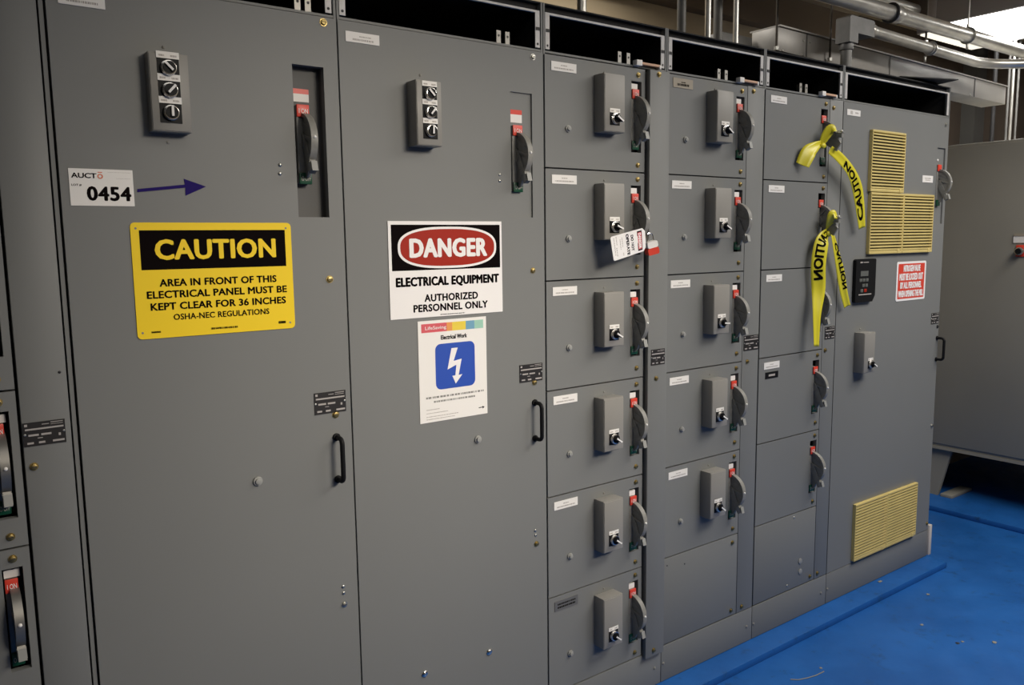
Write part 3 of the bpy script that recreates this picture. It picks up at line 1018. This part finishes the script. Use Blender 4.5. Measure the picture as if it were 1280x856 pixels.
b.prism([(c[0], c[2] + 0.0035), (c[1] - 0.007, c[2] + 0.0035), (c[1] - 0.007, c[2]), (c[1], (c[2] + c[3]) / 2), (c[1] - 0.007, c[3]), (c[1] - 0.007, c[3] - 0.0030), (c[0], c[3] - 0.0030)], 'y', -0.0018, -0.0016)
b.build('lettering', M['blackink'], s)
b = MB()
printed(b, *F(0.09, 0.95, 0.745, 0.768), -0.0016, ((0.5, 0, 1, 0.8),))
printed(b, *F(0.20, 0.81, 0.790, 0.812), -0.0016, ((0.5, 0, 1, 0.8),))
b.build('body_text', M['handle'], s)
b = MB()
for f, e in ((0.875, 0.28), (0.91, 0.40), (0.945, 0.55), (0.97, 0.5)):
    printed(b, *F(0.09, e, f - 0.005, f + 0.005), -0.0016, ((0.5, 0, 1, 0.7),))
b.build('small_print', M['faint'], s)

# lot tag
X0, X1, Z0, Z1 = 0.0188, 0.1420, 1.6845, 1.7610
F = frac(X0, X1, Z0, Z1)
s = thing('lot_tag', 'white lot tag reading 0454 on the left tall door above the CAUTION sign', 'tag', (X0, 0, Z0))
MB().box(X0, X1, -0.0014, Y0, Z0, Z1).build('card', M['white'], s)
b = MB()
b.text('AUCT', *F(0.035, 0.425, 0.115, 0.255), -0.0016, 0.05, 0.97)
b.text('LOT #', *F(0.03, 0.185, 0.415, 0.475), -0.0016, 0.04)
b.text('0454', *F(0.255, 0.955, 0.465, 0.865), -0.0016, 0.055, 1.08)
b.build('lettering', M['blackink'], s)
b = MB()
b.text('O', *F(0.435, 0.525, 0.130, 0.262), -0.0016, 0.05)
a = F(0.445, 0.515, 0.075, 0.098)
b.box(a[0], a[1], -0.0016, -0.0014, a[2], a[3])
b.build('logo_letter', M['orange'], s)
b = MB()
printed(b, *F(0.60, 0.965, 0.07, 0.085), -0.0014, ((0.5, 0, 1, 0.5),))
printed(b, *F(0.73, 0.965, 0.235, 0.250), -0.0014, ((0.5, 0, 1, 0.5),))
b.build('small_print', M['faint'], s)

# arrow sticker
A = [at(171.5, 236.2), at(231, 230.6), at(229.6, 223.3), at(257.5, 233.2), at(231.8, 244.6), at(231.4, 234.6), at(171.3, 240.2)]
o = MB().prism([(p.x, p.z) for p in A], 'y', -0.0012, Y0).build('arrow_sticker', M['navy'])
tag(o, 'dark blue arrow pointing right from the white lot tag', 'arrow')

# red sign on the vent cabinet
X0, X1, Z0, Z1 = 3.3165, 3.5780, 1.3035, 1.4825
F = frac(X0, X1, Z0, Z1)
s = thing('valve_sign', 'red and white valve lockout sign on the cabinet with yellow vents', 'sign', (X0, 0, Z0))
MB().prism(rrect(X0, X1, Z0, Z1, 0.010), 'y', -0.0018, Y0).build('panel', M['whiteprint'], s)
a = F(0.05, 0.95, 0.055, 0.945)
MB().prism(rrect(a[0], a[1], a[2], a[3], 0.004), 'y', -0.0021, -0.0018).build('red_field', M['red'], s)
for tx, fr in (('NITROGEN VALVE', (0.22, 0.80, 0.09, 0.26)), ('MUST BE LOCKED OUT', (0.09, 0.90, 0.30, 0.48)),
               ('BY ALL PERSONNEL', (0.13, 0.86, 0.52, 0.69)), ('WHEN OPENING THE MILL', (0.07, 0.93, 0.735, 0.905))):
    MB().text(tx, *F(*fr), -0.0024, 0.06).build('lettering', M['whiteprint'], s)

# ------------------------------------------------------------------ padlock and danger tag on the second unit
YP = -0.058
TL, TR, BR, BL = at(763, 296.2, -0.075), at(806, 284.0, -0.066), at(807.5, 312.8, -0.060), at(767.3, 326.5, -0.072)


def quad(u, v):
    """u along the tag's length (0 left end), v up"""
    return (BL * (1 - u) + BR * u) * (1 - v) + (TL * (1 - u) + TR * u) * v


s = thing('lockout_tag', 'white danger tag reading DO NOT OPERATE hanging beside the red padlock', 'tag', quad(1, 0.5))
nrm = (BR - BL).cross(TL - BL).normalized()
if nrm.y > 0:
    nrm = -nrm
outl = [(0.03, 0), (0.93, 0.0), (1.0, 0.16), (1.0, 0.84), (0.92, 1.0), (0.03, 1), (0, 0.95), (0, 0.05)]
b = MB()
A_ = [quad(u, v) for u, v in outl]
B_ = [p - nrm * 0.0008 for p in A_]
b.face(A_)
b.face(B_[::-1])
for i in range(len(A_)):
    j = (i + 1) % len(A_)
    b.face([A_[i], B_[i], B_[j], A_[j]])
b.build('card', M['whiteprint'], s, weld=True)


def tagtext(b, body, u0, u1, v0, v1, off, lift):
    vs, fs = text_geo(body, 0.0)
    # reading direction runs down the tag (v falls), letter tops point to +u
    for dx in (-0.012, 0, 0.012):
        for dy in (-0.05, 0, 0.05):
            lift += 0.00004
            b.glyphs(vs, fs, lambda x, y: quad(u0 + (y + dy) * (u1 - u0), v1 + (v0 - v1) * (x + dx)) + nrm * lift)


def tagrect(b, u0, u1, v0, v1, lift):
    b.face([quad(u0, v0) + nrm * lift, quad(u1, v0) + nrm * lift, quad(u1, v1) + nrm * lift, quad(u0, v1) + nrm * lift])


b = MB()
tagrect(b, 0.755, 0.895, 0.08, 0.92, 0.0003)
b.use(1)
tagrect(b, 0.77, 0.88, 0.14, 0.86, 0.0005)
b.use(2)
tagtext(b, 'DANGER', 0.79, 0.86, 0.18, 0.82, 0.03, 0.0007)
b.build('danger_header', [M['blackink'], M['pred'], M['whiteprint']], s)
b = MB()
tagtext(b, 'DO NOT', 0.565, 0.635, 0.17, 0.83, 0.02, 0.0004)
tagtext(b, 'OPERATE', 0.425, 0.50, 0.06, 0.92, 0.02, 0.0004)
b.build('lettering', M['blackink'], s)
b = MB()
for u, v0, v1 in ((0.31, 0.1, 0.85), (0.25, 0.3, 0.8), (0.15, 0.6, 0.92), (0.13, 0.15, 0.5), (0.08, 0.2, 0.9)):
    v = v0
    while v < v1:
        l = random.uniform(0.02, 0.06)
        tagrect(b, u - 0.012, u + 0.012, v, v + l, 0.0004)
        v += l + 0.03
b.build('handwriting', M['faint'], s)

c0 = at(814.2, 309.0, YP)
lock = thing('padlock', 'red safety padlock locked through the second unit handle beside the danger tag', 'padlock', c0)
rot = Matrix.Translation(c0) @ Matrix.Rotation(R(-14), 4, 'Y') @ Matrix.Rotation(R(-15), 4, 'Z')


def placed(fn):
    t = MB()
    fn(t)
    bmesh.ops.transform(t.bm, matrix=rot, verts=t.bm.verts)
    return t


placed(lambda t: t.prism(rrect(-0.0205, 0.0205, -0.0235, -0.001, 0.006), 'y', -0.012, 0.012)).build('lock_body', M['lockred'], lock)
placed(lambda t: t.prism(rrect(-0.0195, 0.0195, -0.001, 0.020, 0.006), 'y', -0.0122, 0.0122)).build('label_band', M['white'], lock)
sh = [(-0.011, 0, 0.015), (-0.011, 0, 0.036)] + [(-0.011 * math.cos(R(a)), 0, 0.036 + 0.011 * math.sin(R(a))) for a in range(20, 161, 20)] + [(0.011, 0, 0.036), (0.011, 0, 0.015)]
placed(lambda t: t.tube(sh, 0.0030, 10)).build('shackle', M['chrome'], lock)

# ------------------------------------------------------------------ caution tapes
def ribbon(b, pts, n=36):
    """pts: (px, py, y, half width, twist in degrees); returns a sampler (u 0..1, v -1..1)"""
    P = [at(p[0], p[1], p[2]) for p in pts]
    hw = [p[3] for p in pts]
    tw = [p[4] for p in pts]

    def cr(a, i, t):
        p0, p1, p2, p3 = a[max(i - 1, 0)], a[i], a[i + 1], a[min(i + 2, len(a) - 1)]
        return 0.5 * ((2 * p1) + (p2 - p0) * t + (2 * p0 - 5 * p1 + 4 * p2 - p3) * t * t + (3 * p1 - p0 - 3 * p2 + p3) * t ** 3)

    def samp(u, v):
        u = min(max(u, 0), 0.99999) * (len(P) - 1)
        i = int(u)
        t = u - i
        c = cr(P, i, t)
        d = (cr(P, i, min(t + 0.02, 1.0)) - cr(P, i, max(t - 0.02, 0.0)))
        if d.length < 1e-9:
            d = Vector((0, 0, -1))
        d.normalize()
        out = Vector((-0.55, -0.83, 0.0))
        side = d.cross(out).normalized()
        nn = side.cross(d).normalized()
        a = R(cr(tw, i, t))
        sv = side * math.cos(a) + nn * math.sin(a)
        h = cr(hw, i, t)
        return c + sv * (h * v) + nn * (0.004 * (v * v)), sv.cross(d).normalized()
    rows = []
    for k in range(n + 1):
        rows.append([b.bm.verts.new(samp(k / n, v)[0]) for v in (-1, -0.5, 0, 0.5, 1)])
    for r0, r1 in zip(rows, rows[1:]):
        for j in range(4):
            f = b.bm.faces.new((r0[j], r0[j + 1], r1[j + 1], r1[j]))
            f.material_index = b.mi
    return samp


def tape_text(b, samp, body, u0, u1, v0, v1, lift=0.0009, flip=False):
    vs, fs = text_geo(body, 0.0)

    def fn(x, y):
        u = u0 + (u1 - u0) * (x + dx)
        p, nn = samp(u, v0 + (v1 - v0) * (y + dy))
        if nn.y > 0:
            nn = -nn
        return p + nn * lift
    for dx in (-0.008, 0, 0.008):
        for dy in (-0.045, 0, 0.045):
            lift += 0.00004
            b.glyphs(vs, fs, fn)


def solid(o, t=0.0006):
    md = o.modifiers.new('thickness', 'SOLIDIFY')
    md.thickness = t
    md.offset = 0
    return o


# upper tape
t1 = thing('caution_tape', 'yellow caution tape knotted on the topmost handle, short torn tail to the left', 'tape', at(1026, 178, -0.03), 'caution tapes on the handles')
b = MB()
ribbon(b, [(1026, 179, -0.030, 0.010, 10), (1018, 184, -0.032, 0.020, 0), (1010, 191, -0.030, 0.029, -10), (1002.5, 206.5, -0.024, 0.026, -15)])
solid(b.build('left_tail', M['tape'], t1))
b = MB()
sm = ribbon(b, [(1037, 187, -0.045, 0.016, 0), (1049, 197, -0.050, 0.021, 10), (1062, 213, -0.050, 0.023, 15), (1070, 232, -0.046, 0.025, 10), (1074, 255, -0.040, 0.024, 15), (1077, 285, -0.034, 0.017, 15)])
tl = solid(b.build('right_tail', M['tape'], t1))
b = MB()
tape_text(b, sm, 'CAUTION', 0.92, 0.30, -0.55, 0.6)
b.build('lettering', M['blackink'], tl)
b = MB()
ribbon(b, [(1027, 180, -0.030, 0.010, 20), (1031, 171, -0.040, 0.017, 10), (1038, 161.5, -0.056, 0.019, 10), (1044, 161, -0.068, 0.013, 40), (1046, 165, -0.060, 0.008, 70)])
solid(b.build('loop', M['tape'], t1))
p = at(1029, 182, -0.036)
MB().ball(p, 0.013, 1.2, 0.7, 0.9).build('knot', M['tape'], t1)

# lower tape
t2 = thing('caution_tape', 'yellow caution tape knotted on the second handle with two long hanging tails', 'tape', at(1033, 293, -0.03), 'caution tapes on the handles')
b = MB()
sm = ribbon(b, [(1034, 290, -0.034, 0.016, 20), (1027, 302, -0.040, 0.028, 0), (1022.5, 330, -0.040, 0.030, 0), (1022.5, 362, -0.038, 0.028, 0), (1020.5, 395, -0.050, 0.018, 10), (1020, 433, -0.060, 0.013, 20)])
tl = solid(b.build('left_tail', M['tape'], t2))
b = MB()
tape_text(b, sm, 'CAUTION', 0.03, 0.52, -0.62, 0.55)
b.build('lettering', M['blackink'], tl)
b = MB()
sm = ribbon(b, [(1040, 292, -0.036, 0.010, 30), (1045, 315, -0.036, 0.015, 20), (1050, 340, -0.030, 0.019, 10), (1054, 364, -0.028, 0.018, 10), (1058.5, 383, -0.026, 0.016, 10)])
tl = solid(b.build('right_tail', M['tape'], t2))
b = MB()
tape_text(b, sm, 'CAUTION', 0.15, 0.72, -0.95, -0.05)
b.build('lettering', M['blackink'], tl)
b = MB()
ribbon(b, [(1035, 291, -0.030, 0.012, 10), (1037.5, 279, -0.050, 0.017, 10), (1041, 268, -0.066, 0.019, 15), (1046, 271, -0.070, 0.013, 50), (1047.5, 277, -0.060, 0.009, 70)])
solid(b.build('loop', M['tape'], t2))
MB().ball(at(1036, 292, -0.038), 0.014, 1.1, 0.7, 0.9).build('knot', M['tape'], t2)

# ------------------------------------------------------------------ conduits, trough and light overhead
def rot_path(*p):
    return [Vector(q) for q in p]


# wireway trough above and behind the row
tr = thing('cable_trough', 'long grey steel cable trough running above and behind the cabinets', 'cable trough', (2.80, 0.30, 2.39))
b = MB().box(2.815, 5.02, 0.30, 0.435, 2.388, 2.488, bev=0.003)
b.box(2.815, 5.02, 0.290, 0.445, 2.488, 2.494)
for v in b.bm.verts:
    v.co.z += 0.008 - 0.036 * (v.co.x - 2.8) / 2.2
b.build('trough_body', M['duct'], tr)
for x in (3.02, 3.72, 4.62):
    dz = 0.008 - 0.036 * (x - 2.8) / 2.2
    MB().box(x, x + 0.006, 0.2965, 0.30, 2.389 + dz, 2.487 + dz).build('joint_strip', M['castgrey'], tr)
for x, z in ((2.85, 2.40), (3.00, 2.46), (3.05, 2.46), (3.0, 2.40), (4.58, 2.372)):
    dot(tr, x, z, 0.30, r=0.006, m='zinc', name='bolt')
o = MB().box(2.60, 2.80, 0.42, 0.60, ZR, 2.47, bev=0.004).build('junction_box', M['castgrey'])
tag(o, 'dark grey junction box left of the cable trough end', 'junction box')
# box on the roof of the six-unit column
o = MB().box(1.47, 1.72, 0.10, 0.45, ZR, ZR + 0.018).box(1.46, 1.57, 0.13, 0.35, ZR + 0.018, ZR + 0.045).build('roof_plate', M['frame'])
tag(o, 'dark plate lying on the roof of the six-unit column', 'plate')
# loose lid sheet over the last cabinet
b = MB()
q = [(3.34, 0.030), (3.64, -0.075), (3.70, 0.095), (3.40, 0.20)]
b.prism(q, 'z', ZR + 0.012, ZR + 0.016)
b.prism([(3.30, 0.06), (3.35, 0.05), (3.37, 0.12), (3.32, 0.13)], 'z', ZR, ZR + 0.012)
b.prism([(3.60, 0.04), (3.65, 0.03), (3.67, 0.12), (3.62, 0.13)], 'z', ZR, ZR + 0.012)
o = b.build('lid_sheet', M['frame'])
tag(o, 'loose dark lid sheet overhanging the roof of the vent cabinet', 'lid')

# vertical conduits behind the row


def riser(px, r, y, m, label, z0=ZR):
    x = at(px, 20, y).x
    b = MB().cyl((x, y, z0), (x, y, 3.05), r, n=16)
    o = b.build('conduit_riser', M[m])
    return tag(o, label, 'conduit', 'vertical conduits above the five-unit column')


riser(852, 0.017, 0.30, 'castgrey', 'dull grey vertical conduit, leftmost of the group above the five-unit column')
riser(885, 0.0115, 0.24, 'galv', 'thin galvanised vertical conduit between the two dull grey ones')
riser(897.5, 0.018, 0.32, 'castgrey', 'dull grey vertical conduit between the two galvanised ones')
riser(920, 0.0105, 0.22, 'galv', 'bright galvanised vertical conduit, rightmost above the five-unit column')
x = at(727, 4, 0.22).x
o = MB().cyl((x, 0.22, ZR + 0.045), (x, 0.22, 3.05), 0.016, n=16).build('conduit_riser', M['galv'])
tag(o, 'galvanised vertical conduit rising from the dark roof plate', 'conduit')

# low conduit with the elbow box
YC = 0.15
c = thing('conduit_run', 'galvanised conduit running from the elbow box and curving towards the light', 'conduit', (3.09, YC, ZR))
b = MB().prism([(3.062, 2.430), (3.128, 2.430), (3.128, 2.472), (3.255, 2.472), (3.255, 2.535), (3.245, 2.540), (3.072, 2.540), (3.062, 2.532)], 'y', YC - 0.034, YC + 0.034)
b.cyl((3.095, YC, 2.402), (3.095, YC, 2.431), 0.029, n=20, bev=0.002)
b.build('elbow_box', M['castgrey'], c)
b = MB().cyl((3.094, YC, ZR), (3.094, YC, 2.42), 0.023, n=20)
b.build('vertical_pipe', M['castgrey'], c)
pts = [(3.25, YC, 2.510), (3.8, YC, 2.500), (4.22, YC, 2.492)]
rr = 0.36
for k in range(1, 11):
    a = R(90 * k / 10)
    pts.append((4.22 + rr * math.sin(a), YC - rr + rr * math.cos(a), 2.490 - 0.012 * k / 10))
pts += [(4.58, -0.6, 2.47), (4.58, -2.2, 2.47)]
MB().tube(pts, 0.0245, 16).build('horizontal_pipe', M['galv'], c)
for x in (3.262, 3.80):
    MB().cyl((x, YC, 2.5095 - (x - 3.25) * 0.018), (x + 0.035, YC, 2.509 - (x - 3.25) * 0.018), 0.029, n=18, bev=0.002).build('coupling', M['galv'], c)

# upper conduit
c = thing('conduit_run', 'larger galvanised conduit sloping across in front of the bright light', 'conduit', (2.6, 0.13, 2.6))
MB().tube([(2.3, 0.13, 2.600), (4.5, 0.13, 2.600), (6.4, 0.13, 2.600)], 0.0335, 16).build('pipe', M['galv'], c)
MB().cyl((3.42, 0.13, 2.60), (3.47, 0.13, 2.60), 0.039, n=18, bev=0.002).build('coupling', M['galv'], c)
b = MB().tube([(3.405, 0.13 + 0.040 * math.cos(R(a)), 2.60 + 0.040 * math.sin(R(a))) for a in range(0, 361, 20)], 0.006, 8)
b.build('clamp_ring', M['frame'], c)
o = MB().tube([(2.6, 0.33, 2.745), (4.02, 0.33, 2.745)], 0.030, 14).use(1).box(4.0, 4.10, 0.27, 0.39, 2.70, 3.05, bev=0.004).build('conduit_run', [M['galv'], M['darkbrown']])
tag(o, 'uppermost galvanised conduit at the top edge of the photo, behind the larger one', 'conduit')


def hanger(x, y, z0, z1, label, m='rod', r=0.005, clamp=None):
    t = thing('hanger_rod', label, 'hanger rod', (x, y, z1))
    MB().cyl((x, y, z0), (x, y, z1), r, n=10).build('rod', M[m], t)
    b = MB().cyl((x, y, z0), (x, y, z0 + 0.014), r * 2.3, n=6)
    b.build('nut', M['zinc'], t)
    if clamp:
        cy, cz, cr = clamp
        MB().tube([(x, cy + cr * math.cos(R(a)), cz + cr * math.sin(R(a))) for a in range(0, 361, 20)], 0.0045, 8).build('clamp', M['zinc'], t)
        MB().cyl((x, y, cz - cr - 0.028), (x, y, cz - cr), 0.006, n=10, bev=0.001).build('clamp_bolt', M['zinc'], t)
    return t


hanger(at(971, 10, 0.285).x, 0.282, 2.39, 3.05, 'dark hanger rod at the left end of the cable trough')
hanger(at(1038, 30, 0.285).x, 0.282, 2.39, 3.05, 'dark hanger rod just left of the elbow box')
hanger(at(1165, 20, YC).x, YC + 0.024, 2.528, 3.05, 'hanger rod clamping the low curved conduit', clamp=(YC, 2.5, 0.030))
hanger(at(1211, 20, 0.13).x, 0.13, 2.642, 3.05, 'pale hanger rod in front of the bright light', 'galv', 0.004, clamp=(0.13, 2.60, 0.038))

# fluorescent fixture at the right
lf = thing('ceiling_light', 'bright white fluorescent ceiling light at the upper right', 'light fixture', (5.4, 0.2, 3.05))
LX0, LX1, LY0, LY1, LZ = 5.01, 5.85, -0.55, 0.70, 2.90
b = MB().box(LX0 - 0.03, LX0, LY0 - 0.03, LY1 + 0.03, LZ - 0.005, 3.05)
b.box(LX1, LX1 + 0.03, LY0 - 0.03, LY1 + 0.03, LZ - 0.005, 3.05)
b.box(LX0, LX1, LY0 - 0.03, LY0, LZ - 0.005, 3.05)
b.box(LX0, LX1, LY1, LY1 + 0.03, LZ - 0.005, 3.05)
b.box(LX0, LX1, LY0, LY1, 3.03, 3.05)
b.build('housing', M['housing'], lf)
MB().box(5.19, 5.90, 0.75, 0.915, 2.895, 2.905).build('end_glow_strip', M['endglow'], lf)  # emissive strip in place of a lit end plate
MB().box(5.17, 5.92, 0.74, 0.93, 2.905, 3.05).build('end_housing', M['housing'], lf)
MB().box(LX0, LX1, LY0, LY1, LZ, LZ + 0.006).build('diffuser', M['lens'], lf)

# pipes standing behind the rear cabinet
for px, r, y, z0, z1, mm, lb in ((1264.5, 0.0095, 0.58, 2.123, 2.895, 'galv', 'pale thin vertical conduit rising behind the taupe cabinet at the right'),
                                 (1259.5, 0.008, 0.66, 2.123, 2.893, 'castgrey', 'thin grey conduit just left of the pale one behind the taupe cabinet'),
                                 (1271, 0.007, 0.60, 2.123, 2.895, 'castgrey', 'thin grey conduit just right of the pale one behind the taupe cabinet'),
                                 (1242, 0.014, 0.72, 2.123, 2.893, 'frame', 'black vertical pipe under the right end of the cable trough')):
    x = at(px, 130, y).x
    tag(MB().cyl((x, y, z0), (x, y, z1), r, n=12).build('conduit_riser', M[mm]), lb, 'conduit')

# ------------------------------------------------------------------ rear cabinet
RX = 4.72
rc = thing('taupe_cabinet', 'large taupe cabinet on legs beyond the right end of the row', 'cabinet', (RX, 0.2, 0))
b = MB().box(RX, RX + 1.15, -1.05, 0.86, 0.315, 2.122, bev=0.006)
b.box(RX - 0.004, RX + 1.15, -1.05, 0.86, 0.300, 0.318)
b.build('body', M['rearpaint'], rc)
MB().box(RX - 0.008, RX, -1.03, 0.84, 0.335, 2.105, bev=0.003).build('door', M['rearpaint'], rc)
for y in (-0.85, 0.37):
    b = MB().prism([(y, 0.300), (y + 0.44, 0.300), (y + 0.44, 0.0), (y + 0.07, 0.0)], 'x', RX + 0.03, RX + 0.05)
    b.box(RX + 0.03, RX + 1.10, y + 0.36, y + 0.40, 0.0, 0.300)
    b.build('leg', M['rearpaint'], rc)
    MB().box(RX + 0.02, RX + 0.28, y - 0.02, y + 0.05, 0.0, 0.018, bev=0.002).build('foot', M['chip'], rc)
pc = MB().box(RX - 0.014, RX - 0.008, -0.10, 0.083, 1.552, 1.588)
pc.use(1).box(RX - 0.016, RX - 0.008, -0.10, 0.080, 1.588, 1.602)
pc.build('label_plate', [M['white'], M['tan']], rc)
MB().box(RX - 0.016, RX - 0.008, 0.012, 0.066, 1.475, 1.540, bev=0.002).build('switch_plate', M['red'], rc)
MB().cyl((RX - 0.016, 0.040, 1.506), (RX - 0.050, 0.040, 1.506), 0.022, n=22, bev=0.003).build('push_button', M['chrome'], rc)
MB().cyl((RX - 0.050, 0.040, 1.506), (RX - 0.054, 0.040, 1.506), 0.016, n=18).build('push_button', M['black'], rc)

# ------------------------------------------------------------------ bits on the floor
chips = [(1160, 743, 0.013, 'chip', 'pale paint chip on the blue floor nearest the vent cabinet corner'),
         (1152, 781, 0.012, 'chip', 'pale round crumb on the blue floor below the first chip'),
         (1197, 804, 0.013, 'frame', 'dark crumb on the blue floor'),
         (1203, 802, 0.010, 'chip', 'pale crumb touching the dark crumb on the blue floor'),
         (1243, 803, 0.016, 'chip', 'largest pale crumb on the blue floor near the right photo edge'),
         (1026, 835, 0.010, 'chip', 'pale crumb at the end of the thin wire on the blue floor')]
for px, py, r, mm, lb in chips:
    p = atz(px, py, FZ)
    t = bmesh.new()
    bmesh.ops.create_icosphere(t, subdivisions=2, radius=r * 0.62)
    for v in t.verts:
        v.co *= random.uniform(0.75, 1.15)
        v.co.z = max(v.co.z * 0.28, -r * 0.12)
    b = MB()
    b.merge(t, Matrix.Translation(p + Vector((0, 0, r * 0.12))) @ Matrix.Rotation(random.uniform(0, 3), 4, 'Z'))
    tag(b.build('paint_chip', M[mm]), lb, 'debris', 'crumbs on the floor')
p = atz(1100, 727, 0.0)
tag(MB().box(p.x - 0.012, p.x + 0.012, p.y - 0.006, p.y + 0.006, 0.0, 0.003, bev=0.001).build('paint_chip', M['chip']), 'pale chip lying on the raised blue plinth edge', 'debris', 'crumbs on the floor')
wp = [atz(a_, b_, FZ + 0.0018) for a_, b_ in ((988, 849), (998, 849.5), (1010, 847), (1020, 844), (1030, 839))]
tag(MB().tube(wp, 0.0018, 6).build('wire_scrap', M['wirecol']), 'thin scrap of wire on the blue floor at the bottom photo edge', 'wire')
